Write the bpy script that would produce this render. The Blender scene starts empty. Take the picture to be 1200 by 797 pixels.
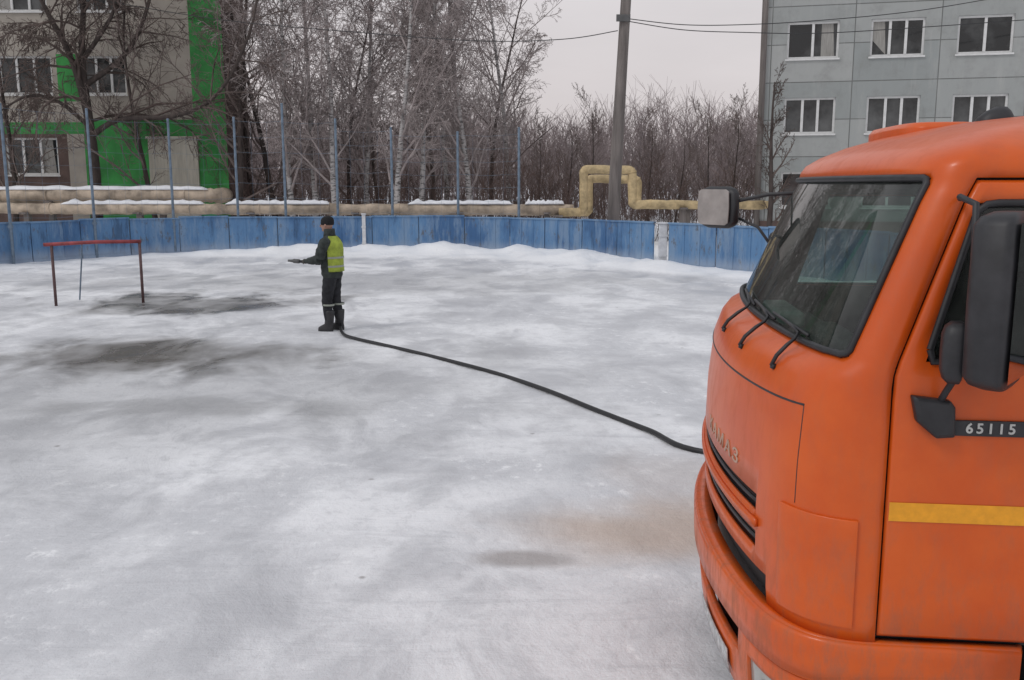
import bpy, math, random
from mathutils import Vector, Matrix, noise as mn
S=bpy.context.scene; COL=S.collection; R=math.radians; PI=math.pi
F=1100.0; H=2.4; TH=math.atan(183/F); ct,st=math.cos(TH),math.sin(TH)
def ray(px,py):
    u=(px-600)/F; v=(py-398.5)/F
    return Vector((u, ct-v*st, -st-v*ct))
def gp(px,py,z=0.0):
    r=ray(px,py); t=(z-H)/r.z; return Vector((r.x*t,r.y*t,z))
def atY(px,py,Y):
    r=ray(px,py); t=Y/r.y; return Vector((r.x*t,Y,H+r.z*t))
# ---------------- materials
def N(nt,typ,**kw):
    n=nt.nodes.new(typ)
    for k,v in kw.items(): setattr(n,k,v)
    return n
def L(nt,a,b): nt.links.new(a,b)
def mat(name,col,rough=0.6,metal=0.0,var=0.15,scale=6.0,bump=0.0,col2=None,coat=0.0,stretch=(1,1,1),bscale=None,detail=5,spec=0.5,lo=.35,hi=.65):
    m=bpy.data.materials.new(name); m.use_nodes=True; nt=m.node_tree
    b=nt.nodes['Principled BSDF']
    b.inputs['Roughness'].default_value=rough; b.inputs['Metallic'].default_value=metal
    b.inputs['Coat Weight'].default_value=coat; b.inputs['Specular IOR Level'].default_value=spec
    tc=N(nt,'ShaderNodeTexCoord'); mp=N(nt,'ShaderNodeMapping'); mp.inputs['Scale'].default_value=stretch
    L(nt,tc.outputs['Object'],mp.inputs['Vector'])
    nz=N(nt,'ShaderNodeTexNoise'); nz.inputs['Scale'].default_value=scale; nz.inputs['Detail'].default_value=detail; nz.inputs['Roughness'].default_value=.62
    L(nt,mp.outputs[0],nz.inputs['Vector'])
    mr=N(nt,'ShaderNodeMapRange'); mr.inputs['From Min'].default_value=lo; mr.inputs['From Max'].default_value=hi
    L(nt,nz.outputs['Fac'],mr.inputs['Value'])
    mx=N(nt,'ShaderNodeMix',data_type='RGBA')
    c1=tuple(max(0,c*(1-var)) for c in col); c2=col2 if col2 else tuple(min(1,c*(1+var)) for c in col)
    mx.inputs['A'].default_value=(*c1,1); mx.inputs['B'].default_value=(*c2,1)
    L(nt,mr.outputs[0],mx.inputs['Factor']); L(nt,mx.outputs['Result'],b.inputs['Base Color'])
    if bump>0:
        n2=N(nt,'ShaderNodeTexNoise'); n2.inputs['Scale'].default_value=bscale or scale*4; n2.inputs['Detail'].default_value=4
        L(nt,mp.outputs[0],n2.inputs['Vector'])
        bp=N(nt,'ShaderNodeBump'); bp.inputs['Strength'].default_value=bump; bp.inputs['Distance'].default_value=.02
        L(nt,n2.outputs['Fac'],bp.inputs['Height']); L(nt,bp.outputs[0],b.inputs['Normal'])
    return m
def glass(name,tint,refl_rough=.03,ior=1.5):
    m=bpy.data.materials.new(name); m.use_nodes=True; nt=m.node_tree; nt.nodes.clear()
    o=N(nt,'ShaderNodeOutputMaterial'); mx=N(nt,'ShaderNodeMixShader')
    t=N(nt,'ShaderNodeBsdfTransparent'); t.inputs[0].default_value=(*tint,1)
    g=N(nt,'ShaderNodeBsdfGlossy'); g.inputs['Roughness'].default_value=refl_rough
    fr=N(nt,'ShaderNodeFresnel'); fr.inputs[0].default_value=ior
    tc=N(nt,'ShaderNodeTexCoord'); nz=N(nt,'ShaderNodeTexNoise'); nz.inputs['Scale'].default_value=2.2; L(nt,tc.outputs['Object'],nz.inputs['Vector'])
    bp=N(nt,'ShaderNodeBump'); bp.inputs['Strength'].default_value=.10; L(nt,nz.outputs['Fac'],bp.inputs['Height']); L(nt,bp.outputs[0],g.inputs['Normal'])
    df=N(nt,'ShaderNodeBsdfDiffuse'); df.inputs[0].default_value=(.22,.24,.22,1); m2=N(nt,'ShaderNodeMixShader')
    n3=N(nt,'ShaderNodeTexNoise'); n3.inputs['Scale'].default_value=4; n3.inputs['Detail'].default_value=7; n3.inputs['Roughness'].default_value=.7; L(nt,tc.outputs['Object'],n3.inputs['Vector'])
    mr=N(nt,'ShaderNodeMapRange'); mr.inputs['From Min'].default_value=.35; mr.inputs['From Max'].default_value=.75; mr.inputs['To Min'].default_value=.04; mr.inputs['To Max'].default_value=.28; L(nt,n3.outputs['Fac'],mr.inputs['Value'])
    L(nt,fr.outputs[0],mx.inputs[0]); L(nt,t.outputs[0],mx.inputs[1]); L(nt,g.outputs[0],mx.inputs[2]); L(nt,mr.outputs[0],m2.inputs[0]); L(nt,mx.outputs[0],m2.inputs[1]); L(nt,df.outputs[0],m2.inputs[2]); L(nt,m2.outputs[0],o.inputs[0])
    return m
M={}
M['bark']=mat('bark',(.062,.048,.043),.9,var=.4,scale=5,stretch=(1,1,.25))
M['twig']=mat('twig',(.185,.145,.132),.9,var=.25,scale=3)
M['darktwig']=mat('dark_twig',(.110,.082,.072),.9,var=.35,scale=1)
M['birch']=mat('birch_bark',(.13,.12,.12),.8,scale=7,stretch=(.6,.6,2.2),col2=(.46,.44,.43),lo=.40,hi=.50)
M['birchtwig']=mat('birch_twig',(.36,.31,.30),.9,var=.22,scale=3)
M['fartwig']=mat('far_twig',(.25,.205,.20),.95,var=.25,scale=.4)  # distance haze is put into this paler twig colour
M['shrub']=mat('shrub_twig',(.125,.085,.072),.95,var=.4,scale=.5)
M['postmetal']=mat('fence_post_paint',(.14,.19,.25),.6,var=.3,scale=4)
M['white']=mat('white_paint',(.55,.56,.58),.6,var=.2,scale=4)
M['snow']=mat('loose_snow',(.80,.81,.84),.7,var=.08,scale=3,bump=.5,bscale=9)
M['insul']=mat('pipe_wrap',(.40,.325,.25),.75,var=.4,scale=2.0,bump=.8,bscale=6)
M['insuly']=mat('yellow_pipe_wrap',(.47,.36,.20),.75,var=.35,scale=3.0,bump=1.0,bscale=7)
M['steel']=mat('dull_steel',(.10,.10,.10),.6,var=.2,scale=4)
M['pole']=mat('weathered_pole',(.17,.15,.14),.9,var=.3,scale=3,stretch=(2,2,.2),bump=.4)
M['wire']=mat('cable_black',(.03,.03,.032),.6,var=.2)
M['red']=mat('worn_red_paint',(.25,.045,.05),.6,var=.35,scale=7)
M['rustdark']=mat('dark_goal_paint',(.10,.055,.055),.65,var=.3,scale=7)
M['hose']=mat('black_rubber_hose',(.014,.014,.016),.45,var=.3,scale=9)
M['cream']=mat('cream_render',(.38,.345,.30),.85,var=.14,scale=1.2,bump=.1)
M['creamdoor']=mat('cream_boards',(.50,.47,.40),.8,var=.12,scale=3,stretch=(4,4,.5))
M['green']=mat('green_cladding',(.04,.27,.06),.7,var=.3,scale=.9)
M['brownbase']=mat('brown_plinth',(.12,.08,.07),.85,var=.25,scale=1.5)
M['frame']=mat('window_frame_white',(.66,.66,.65),.5,var=.08)
M['pane']=mat('window_pane_dark',(.035,.040,.042),.08,var=.6,scale=.6,col2=(.12,.125,.125),spec=.6,lo=.42,hi=.72)
M['curtain']=mat('curtain_cloth',(.30,.29,.27),.9,var=.2,scale=6,stretch=(6,6,.3))
M['roofgrey']=mat('roof_felt',(.08,.08,.085),.9)
M['black']=mat('black_plastic',(.022,.022,.025),.5,var=.3,scale=12)
M['rubber']=mat('tyre_rubber',(.02,.02,.02),.85,var=.3,scale=10,bump=.2)
M['liner']=mat('cab_lining',(.035,.036,.038),.9,var=.2,scale=5)
M['dash']=mat('dash_plastic',(.10,.115,.11),.7,var=.2,scale=5)
M['seat']=mat('seat_cover',(.55,.66,.62),.9,var=.3,scale=6)
M['seat2']=mat('seat_cloth',(.12,.145,.14),.9,var=.2,scale=6)
M['yellow']=mat('yellow_reflective_tape',(.80,.34,.012),.4,var=.08,scale=30)
M['letter']=mat('pale_lettering',(.50,.50,.48),.4,var=.05)
M['chrome']=mat('silver_lettering',(.48,.30,.21),.4,metal=.1,var=.15)
M['mirror']=mat('mirror_glass',(.5,.52,.55),.03,metal=1,var=.02)
M['mirrback']=mat('grey_mirror_shell',(.28,.255,.24),.5,var=.3,scale=4)
M['lamp']=mat('headlamp_glass',(.40,.40,.38),.12,var=.1,scale=20)
M['plate']=mat('number_plate',(.45,.45,.45),.4,var=.35,scale=30)
M['rim']=mat('wheel_steel',(.25,.25,.26),.5,metal=.4,var=.2)
M['glass']=glass('windscreen_glass',(.42,.54,.50),.02,1.5)
M['tankm']=mat('tank_paint',(.60,.10,.012),.4,var=.12,scale=2)
M['jacket']=mat('dark_jacket_cloth',(.030,.037,.035),.9,var=.4,scale=12,bump=.3)
M['trousers']=mat('dark_work_trousers',(.017,.018,.022),.9,var=.4,scale=12,bump=.3)
M['skin']=mat('face_skin',(.36,.21,.16),.6,var=.1)
M['glove']=mat('work_glove',(.05,.045,.04),.85,var=.3)
M['vest']=mat('hi_vis_vest',(.30,.37,.05),.8,var=.3,scale=8)
M['refl']=mat('reflective_strip',(.30,.32,.28),.35,var=.1)
M['hat']=mat('black_knit',(.010,.010,.012),.95,var=.4,scale=40)
class NT:
    """small node helper around a material's tree"""
    def __init__(s,name):
        s.m=bpy.data.materials.new(name); s.m.use_nodes=True; s.nt=s.m.node_tree; s.b=s.nt.nodes['Principled BSDF']
        s.P=N(s.nt,'ShaderNodeNewGeometry').outputs['Position']; s.O=N(s.nt,'ShaderNodeTexCoord').outputs['Object']
    def noise(s,vec,scale,detail=5,stt=(1,1,1),rough=.6,dist=0,rot=0):
        mp=N(s.nt,'ShaderNodeMapping'); mp.inputs['Scale'].default_value=stt; mp.inputs['Rotation'].default_value=(0,0,rot); L(s.nt,vec,mp.inputs['Vector'])
        n=N(s.nt,'ShaderNodeTexNoise'); n.inputs['Scale'].default_value=scale; n.inputs['Detail'].default_value=detail; n.inputs['Roughness'].default_value=rough; n.inputs['Distortion'].default_value=dist
        L(s.nt,mp.outputs[0],n.inputs['Vector']); return n.outputs['Fac']
    def rng(s,v,a,c,o0=0,o1=1):
        r=N(s.nt,'ShaderNodeMapRange'); r.inputs['From Min'].default_value=a; r.inputs['From Max'].default_value=c; r.inputs['To Min'].default_value=o0; r.inputs['To Max'].default_value=o1
        r.interpolation_type='SMOOTHSTEP'; L(s.nt,v,r.inputs['Value']); return r.outputs[0]
    def ma(s,op,a,c):
        n=N(s.nt,'ShaderNodeMath',operation=op)
        for i,x in enumerate((a,c)):
            if isinstance(x,(int,float)): n.inputs[i].default_value=x
            else: L(s.nt,x,n.inputs[i])
        return n.outputs[0]
    def mix(s,f,a,c):
        n=N(s.nt,'ShaderNodeMix',data_type='RGBA')
        if isinstance(f,(int,float)): n.inputs['Factor'].default_value=f
        else: L(s.nt,f,n.inputs['Factor'])
        for k,x in (('A',a),('B',c)):
            if isinstance(x,tuple): n.inputs[k].default_value=(*x,1)
            else: L(s.nt,x,n.inputs[k])
        return n.outputs['Result']
    def bump(s,h,strength,dist):
        bp=N(s.nt,'ShaderNodeBump'); bp.inputs['Strength'].default_value=strength; bp.inputs['Distance'].default_value=dist; L(s.nt,h,bp.inputs['Height']); L(s.nt,bp.outputs[0],s.b.inputs['Normal'])
    def sep(s,vec):
        n=N(s.nt,'ShaderNodeSeparateXYZ'); L(s.nt,vec,n.inputs[0]); return n.outputs
def orange_mat():
    t=NT('orange_truck_paint'); z=t.sep(t.P)['Z']
    n1=t.noise(t.O,1.8,6,rough=.65); n2=t.noise(t.O,14,6,(1,1,.35),.7)
    c=t.mix(t.rng(n1,.35,.65),(.60,.085,.006),(.67,.110,.010))
    low=t.rng(z,.5,1.5,1,0)
    dirt=t.ma('MULTIPLY',t.ma('ADD',t.ma('MULTIPLY',low,.45),.12),t.rng(n2,.42,.72))
    c=t.mix(dirt,c,(.23,.13,.09)); L(t.nt,c,t.b.inputs['Base Color'])
    L(t.nt,t.ma('ADD',t.ma('MULTIPLY',dirt,.8),.36),t.b.inputs['Roughness']); t.b.inputs['Coat Weight'].default_value=.18; t.b.inputs['Coat Roughness'].default_value=.12; t.b.inputs['Specular IOR Level'].default_value=.38
    t.bump(t.noise(t.O,5,3),.05,.02); return t.m
M['orange']=orange_mat()
def blue_mat(name,base,light):
    t=NT(name); z=t.sep(t.P)['Z']
    st_=t.noise(t.P,2.6,6,(1,1,.2),.7); bl=t.noise(t.P,.55,6,(1,1,.5),.65); fi=t.noise(t.P,5,6,(1,1,.45),.75)
    c=t.mix(t.rng(bl,.38,.60),base,light); c=t.mix(t.rng(st_,.46,.64,0,.70),c,(.21,.30,.42)); c=t.mix(t.rng(st_,.32,.44,.7,0),c,(.040,.078,.15))
    c=t.mix(t.rng(fi,.55,.67,0,.8),c,(.11,.11,.115)); c=t.mix(t.rng(z,.15,.6,.6,0),c,(.38,.43,.50))
    L(t.nt,c,t.b.inputs['Base Color']); t.b.inputs['Roughness'].default_value=.75; t.b.inputs['Specular IOR Level'].default_value=.3; t.bump(fi,.3,.02); return t.m
M['blue']=blue_mat('blue_board_paint',(.052,.125,.265),(.11,.225,.40)); M['bluerail']=blue_mat('blue_rail_paint',(.08,.16,.30),(.16,.27,.42))
def panel_mat():
    t=NT('grey_panel_wall'); nt=t.nt; b=t.b; b.inputs['Roughness'].default_value=.88
    so=t.sep(t.O); cb=N(nt,'ShaderNodeCombineXYZ'); L(nt,so['X'],cb.inputs['X']); L(nt,so['Z'],cb.inputs['Y'])
    mp=N(nt,'ShaderNodeMapping'); mp.inputs['Location'].default_value=(-.15,-.75,0); L(nt,cb.outputs[0],mp.inputs['Vector'])
    br=N(nt,'ShaderNodeTexBrick'); br.offset=0; br.inputs['Scale'].default_value=1
    br.inputs['Brick Width'].default_value=2.81; br.inputs['Row Height'].default_value=1.31; br.inputs['Mortar Size'].default_value=.018
    br.inputs['Color1'].default_value=(.29,.31,.305,1); br.inputs['Color2'].default_value=(.375,.385,.375,1); br.inputs['Mortar'].default_value=(.14,.145,.14,1)
    L(nt,mp.outputs[0],br.inputs['Vector'])
    n1=t.noise(t.O,1.1,8,rough=.7); n2=t.noise(t.O,2.5,6,(1,1,.15),.7)
    c=t.mix(t.rng(n1,.45,.7,0,.55),br.outputs['Color'],(.23,.235,.225)); c=t.mix(t.rng(n2,.5,.75,0,.4),c,(.46,.455,.44)); c=t.mix(t.rng(n2,.28,.42,.4,0),c,(.18,.185,.18))
    L(nt,c,b.inputs['Base Color']); return t.m
M['panelgrey']=panel_mat()
def ice_mat():
    t=NT('snowy_ice'); P=t.P
    nbig=t.noise(P,.36,5,(1,.85,1),.55,.5); nmid=t.noise(P,1.1,6,(1,.65,1),.62,.4); nfine=t.noise(P,7,7,(1,.8,1),.75)
    nsw=t.noise(P,1.0,5,(.5,1.7,1),.6,1.2,rot=.6); nel=t.noise(P,.7,4,(1,.6,1),.55,.5); ngr=t.noise(P,26,4,(1,1,1),.8)
    nscr=t.noise(P,2.2,6,(.25,2.6,1),.7,.6,rot=-.5)
    def ell(px,py,rx,ry,amp=.9,lo=.55,hi=1.05):
        c=gp(px,py); nt=t.nt
        v=N(nt,'ShaderNodeVectorMath',operation='SUBTRACT'); L(nt,P,v.inputs[0]); v.inputs[1].default_value=(c.x,c.y,0)
        w=N(nt,'ShaderNodeVectorMath',operation='MULTIPLY'); L(nt,v.outputs[0],w.inputs[0]); w.inputs[1].default_value=(1/rx,1/ry,0)
        l=N(nt,'ShaderNodeVectorMath',operation='LENGTH'); L(nt,w.outputs[0],l.inputs[0])
        d=t.ma('ADD',l.outputs['Value'],t.ma('MULTIPLY',t.ma('SUBTRACT',nel,.5),amp*3.2))
        return t.rng(d,lo,hi,1,0)
    mul=lambda a,b: t.ma('MULTIPLY',a,b)
    col=t.mix(t.rng(nbig,.40,.60),(.66,.665,.69),(.90,.905,.925))
    col=t.mix(t.rng(nmid,.47,.64,0,.55),col,(.50,.505,.53))
    col=t.mix(t.rng(nsw,.54,.66,0,.22),col,(.50,.505,.53))
    col=t.mix(t.rng(nscr,.56,.66,0,.30),col,(.52,.525,.55))
    col=t.mix(t.rng(nfine,.50,.68,0,.40),col,(.56,.565,.585))
    col=t.mix(mul(t.rng(nfine,.30,.48,1,0),t.rng(nmid,.40,.58,1,0)),col,(.94,.945,.96))
    col=t.mix(t.rng(ngr,.58,.74,0,.22),col,(.58,.58,.60))
    big=ell(120,450,5.2,3.6,.8,.2,1.5); col=t.mix(mul(big,.52),col,(.37,.37,.38))
    dk4=ell(430,332,8,2.8,.9,.4,1.3); col=t.mix(mul(dk4,.42),col,(.38,.38,.39))
    vary=t.rng(nmid,.36,.62,.62,1.0)
    dk=ell(180,418,2.4,1.9,.85,.30,1.15); col=t.mix(mul(mul(dk,.95),vary),col,(.115,.103,.095))
    dk2=ell(215,356,3.2,1.9,.9,.35,1.15); col=t.mix(mul(mul(dk2,.92),vary),col,(.105,.097,.093))
    dk5=ell(235,480,1.8,.6,.9,.3,1.1); col=t.mix(mul(dk5,.5),col,(.28,.28,.285))
    br=ell(740,622,1.0,.62,.7,.2,1.3); col=t.mix(mul(br,.66),col,(.52,.38,.28))
    dk3=ell(612,657,.34,.16,.6,.4,1.2); col=t.mix(mul(dk3,.65),col,(.30,.265,.25))
    br2=ell(820,560,.8,.9,.7,.35,1.2); col=t.mix(mul(br2,.30),col,(.54,.45,.40))
    v=N(t.nt,'ShaderNodeTexVoronoi'); v.inputs['Scale'].default_value=1.7; L(t.nt,P,v.inputs['Vector'])
    sp=t.rng(v.outputs['Distance'],.02,.06,.7,0); col=t.mix(mul(sp,t.rng(nbig,.45,.55)),col,(.24,.22,.21))
    y=t.sep(P)['Z']; col=t.mix(t.rng(y,.07,.15,0,.95),col,(.93,.935,.95))
    L(t.nt,col,t.b.inputs['Base Color'])
    wet=t.ma('MAXIMUM',dk,dk2); gloss=t.rng(nmid,.44,.62,0,1)
    ro=t.ma('SUBTRACT',t.ma('SUBTRACT',.66,mul(gloss,.26)),mul(wet,.20)); L(t.nt,ro,t.b.inputs['Roughness'])
    t.b.inputs['Specular IOR Level'].default_value=.30
    hb=t.ma('ADD',t.ma('ADD',nmid,mul(nfine,.30)),t.ma('ADD',mul(nscr,.25),mul(ngr,.05)))
    hb=mul(hb,t.ma('SUBTRACT',1.0,mul(wet,.6)))
    t.bump(hb,.75,.08)
    return t.m
M['ice']=ice_mat()
# ---------------- mesh builder
class MB:
    def __init__(s): s.v=[]; s.f=[]; s.m=[]
    def add(s,vs,fs,mi=0):
        o=len(s.v); s.v+= [tuple(v) for v in vs]; s.f+=[tuple(i+o for i in f) for f in fs]; s.m+=[mi]*len(fs)
    def box(s,x0,x1,y0,y1,z0,z1,mi=0,xf=None):
        vs=[Vector((x,y,z)) for z in (z0,z1) for y in (y0,y1) for x in (x0,x1)]
        if xf: vs=[xf@v for v in vs]
        s.add(vs,[(0,2,3,1),(4,5,7,6),(0,1,5,4),(2,6,7,3),(0,4,6,2),(1,3,7,5)],mi)
    def tube(s,path,rad,n=8,mi=0,cap=True):
        P=[Vector(p) for p in path]; k=len(P)
        if not hasattr(rad,'__len__'): rad=[rad]*k
        d=(P[1]-P[0]).normalized(); a=Vector((0,0,1)) if abs(d.z)<.9 else Vector((1,0,0))
        nrm=(a-d*a.dot(d)).normalized(); vs=[]
        for i in range(k):
            if i==0: d=P[1]-P[0]
            elif i==k-1: d=P[-1]-P[-2]
            else: d=(P[i+1]-P[i]).normalized()+(P[i]-P[i-1]).normalized()
            d=d.normalized() if d.length>1e-9 else Vector((0,0,1))
            nrm=nrm-d*nrm.dot(d)
            nrm=nrm.normalized() if nrm.length>1e-6 else d.orthogonal().normalized()
            b=d.cross(nrm)
            for j in range(n):
                t=2*PI*j/n; vs.append(P[i]+(nrm*math.cos(t)+b*math.sin(t))*rad[i])
        fs=[(i*n+j,i*n+(j+1)%n,(i+1)*n+(j+1)%n,(i+1)*n+j) for i in range(k-1) for j in range(n)]
        if cap: fs+= [tuple(range(n-1,-1,-1)),tuple((k-1)*n+j for j in range(n))]
        s.add(vs,fs,mi)
    def loft(s,rings,mi=0,cap=True,closed=True):
        n=len(rings[0]); vs=[p for r in rings for p in r]
        m=n if closed else n-1
        fs=[(i*n+j,i*n+(j+1)%n,(i+1)*n+(j+1)%n,(i+1)*n+j) for i in range(len(rings)-1) for j in range(m)]
        if cap: fs+=[tuple(range(n-1,-1,-1)),tuple((len(rings)-1)*n+j for j in range(n))]
        s.add(vs,fs,mi)
    def ell(s,c,r,nu=12,nv=8,mi=0):
        rings=[]
        for i in range(1,nv):
            a=PI*i/nv-PI/2
            rings.append([(c[0]+r[0]*math.cos(a)*math.cos(2*PI*j/nu),c[1]+r[1]*math.cos(a)*math.sin(2*PI*j/nu),c[2]+r[2]*math.sin(a)) for j in range(nu)])
        s.loft(rings,mi)
    def lathe(s,prof,n=24,c=(0,0,0),mi=0):
        rings=[[(c[0]+r*math.cos(2*PI*j/n),c[1]+o,c[2]+r*math.sin(2*PI*j/n)) for j in range(n)] for o,r in prof]
        s.loft(rings,mi)
    def build(s,name,mats,parent=None,smooth=False):
        me=bpy.data.meshes.new(name); me.from_pydata(s.v,[],s.f); me.update()
        if not isinstance(mats,(list,tuple)): mats=[mats]
        for m in mats: me.materials.append(m)
        if len(mats)>1: me.polygons.foreach_set('material_index',s.m)
        if smooth: me.polygons.foreach_set('use_smooth',[True]*len(me.polygons))
        o=bpy.data.objects.new(name,me); COL.objects.link(o)
        if parent: o.parent=parent
        return o
def fixn(o):
    import bmesh
    bm=bmesh.new(); bm.from_mesh(o.data); bmesh.ops.recalc_face_normals(bm,faces=bm.faces); bm.to_mesh(o.data); bm.free(); return o
def bevel(o,w=.01,seg=2,ang=35):
    b=o.modifiers.new('b','BEVEL'); b.width=w; b.segments=seg; b.limit_method='ANGLE'; b.angle_limit=R(ang); return o
def tag(o,label=None,cat=None,group=None,kind=None):
    if label: o['label']=label
    if cat: o['category']=cat
    if group: o['group']=group
    if kind: o['kind']=kind
    return o
def empty(name,loc,rz,label,cat,group=None):
    o=bpy.data.objects.new(name,None); COL.objects.link(o); o.location=loc; o.rotation_euler=(0,0,rz); o.empty_display_size=.2
    return tag(o,label,cat,group)
def wob(x,y,s=1.0,seed=0): return mn.noise(Vector((x*s,y*s,seed)))
# ---------------- boards polyline
bp_px=[(-160,330),(-60,321),(0,316),(60,311),(130,306),(215,302),(310,300.5),(425,300),(520,300),(598,301.5)]
LEFT=[gp(*p) for p in bp_px]; MID=[gp(598,301.5),gp(690,308),gp(766,315.5)]; RIGHT=[gp(783,318),gp(850,324),gp(920,330.5),gp(1010,339),gp(1120,350)]
ALL=LEFT+MID[1:]+RIGHT
def dist_board(x,y):
    best=1e9; p=Vector((x,y)); side=1
    for a,b in zip(ALL[:-1],ALL[1:]):
        a2=Vector((a.x,a.y)); d=Vector((b.x-a.x,b.y-a.y)); t=max(0,min(1,(p-a2).dot(d)/d.dot(d)))
        q=a2+d*t; r=(p-q).length
        if r<best: best=r; side=1 if (d.x*(p.y-a.y)-d.y*(p.x-a.x))<0 else -1
    return best*side   # + inside
# ---------------- ground
mb=MB(); x0,x1,y0,y1=-30,20,-3,36; nx,ny=350,290
vs=[]
for j in range(ny+1):
    for i in range(nx+1):
        x=x0+(x1-x0)*i/nx; y=y0+(y1-y0)*j/ny
        h=.02+.014*wob(x,y,.9,3)+.012*wob(x,y,2.5,7)
        if y>14:
            d=dist_board(x,y)
            if d<5:
                f=1.0 if x>-7 else max(.35,1.0-(-7-x)*.12)
                if x>2: f*=max(.55,1-(x-2)*.15)
                dd=max(d,0)
                h+=f*(.26+.18*wob(x,y,.6,1)+.08*wob(x,y,2.2,2))*math.exp(-(dd/1.25)**2)+f*.09*math.exp(-(dd/3.2)**2)*(1+1.2*wob(x,y,1.1,5))
        edge=min(i,nx-i,j,ny-j)
        if edge==0: h=-.05
        vs.append((x,y,h))
fs=[(j*(nx+1)+i,j*(nx+1)+i+1,(j+1)*(nx+1)+i+1,(j+1)*(nx+1)+i) for j in range(ny) for i in range(nx)]
mb.add(vs,fs); tag(mb.build('rink_ice',M['ice'],smooth=True),kind='structure')
mb=MB(); mb.add([(-600,-300,-.02),(600,-300,-.02),(600,900,-.02),(-600,900,-.02)],[(0,1,2,3)])
tag(mb.build('ground',M['snow']),kind='structure')
# ---------------- boards
BH=1.34
def boards(pts,label,plen=1.55):
    root=empty('rink_board_fence',(pts[0].x,pts[0].y,0),0,label,'fence','blue rink boards')
    o=pts[0]; tot=sum((b-a).length for a,b in zip(pts[:-1],pts[1:])); n=max(1,round(tot/plen))
    def at(s):
        for a,b in zip(pts[:-1],pts[1:]):
            l=(b-a).length
            if s<=l: return a+(b-a)*(s/l)
            s-=l
        return pts[-1].copy()
    P=[at(tot*i/n) for i in range(n+1)]
    rnd=random.Random(len(label))
    for a,b in zip(P[:-1],P[1:]):
        a=a-o; b=b-o; d=(b-a); l=d.length; ang=math.atan2(d.y,d.x)
        dz=rnd.uniform(-.03,.03); xf=Matrix.Translation(a)@Matrix.Rotation(ang+rnd.uniform(-.010,.010),4,'Z')@Matrix.Rotation(rnd.uniform(-.007,.007),4,'Y')
        m=MB(); m.box(.016,l-.016,-.02,.02,.03,BH-.05+dz,xf=xf)
        m.box(.016,l-.016,-.045,-.0205,.10,.22,xf=xf)
        for q in (.33,.66): m.box(l*q-.03,l*q+.03,-.034,-.0203,.225,BH-.055+dz,xf=xf)
        m.build('panel',M['blue'],root)
        m=MB(); m.box(.0,l-.004,-.05,.05,BH-.048+dz,BH+dz,xf=xf); m.build('top_rail',M['bluerail'],root)
        m=MB(); m.box(-.03,.03,.025,.10,0,BH-.06+dz,xf=xf); m.build('support_post',M['postmetal'],root)
    return root
boards(LEFT,'long curved run of blue boards behind the red goal and the worker')
boards(MID,'short blue board run between the snowy gap and the long curved run')
boards(RIGHT,'blue board run beside the snowy gap, reaching behind the orange truck')
def jpost(p,lab,h=1.35,w=.09):
    r=MB(); r.box(-w,w,-w*.6,w*.6,0,h); r.box(-w*1.3,w*1.3,-w*.9,w*.9,h+.002,h+.05); r.box(-w-.015,w+.015,-w*.6-.02,-w*.6-.002,.4,.46); r.box(-w-.015,w+.015,-w*.6-.02,-w*.6-.002,.95,1.01)
    o=bevel(r.build('joint_post',M['white'])); o.location=(p.x,p.y-.12,0); tag(o,lab,'post')
jpost(gp(428,300),'narrow white post on the blue boards just right of the worker',1.38,.06)
jpost(gp(775,317),'white snowy post standing in the gap between two blue board runs',1.3,.11)
# ---------------- net posts & netting
def netpost(px,top,lab):
    best=None
    for a,b in zip(ALL[:-1],ALL[1:]):
        ua=a.x/a.y; ub=b.x/b.y; u2=(px-600)/F/ct
        if min(ua,ub)<=u2<=max(ua,ub): t=(u2-ua)/(ub-ua); best=a+(b-a)*t
    if best is None: return None
    Y=best.y+.14; p=atY(px,250,Y); q=atY(px,top,Y)
    m=MB(); m.tube([(0,0,0),(0,0,1.5),(0,0,q.z)],[.045,.045,.04],8); m.tube([(0,0,q.z-.002),(0,0,q.z+.03)],[.05,.03],8); m.tube([(0,-.05,1.2),(0,.05,1.2)],.06,8)
    o=m.build('net_post',M['postmetal']); o.location=(p.x,Y,0)
    tag(o,lab,'post','tall thin posts behind the blue boards'); return (p.x,Y,q.z)
nps=[]
names=['first','second','third','fourth','fifth','sixth','seventh','eighth','ninth']
for i,(px,top) in enumerate([(11,122),(110,128),(203,140),(279,138),(335,122),(396,140),(460,150),(537,155),(608,150)]):
    nps.append(netpost(px,top,'tall thin blue-grey post above the boards, %s from the left'%names[i]))
nps=[n for n in nps if n]
for i,(a,b) in enumerate(zip(nps[:-1],nps[1:])):
    m=MB(); A=Vector((a[0],a[1],0)); B=Vector((b[0],b[1],0)); zt=min(a[2],b[2])-.1; d=B-A
    for k in range(0,7):
        z=1.45+(zt-1.45)*k/6; m.tube([A+Vector((0,0,z)),A+d*.5+Vector((0,0,z-.05)),B+Vector((0,0,z))],.004,3,cap=False)
    n=int(d.length/.45)
    for k in range(1,n):
        m.tube([A+d*(k/n)+Vector((0,0,1.42)),A+d*(k/n)+Vector((0,0,zt-.03))],.003,3,cap=False)
    tag(m.build('wire_netting',M['postmetal']),'thin wire netting strung between the %s and %s tall posts from the left'%(names[i],names[i+1]),'netting')
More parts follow.
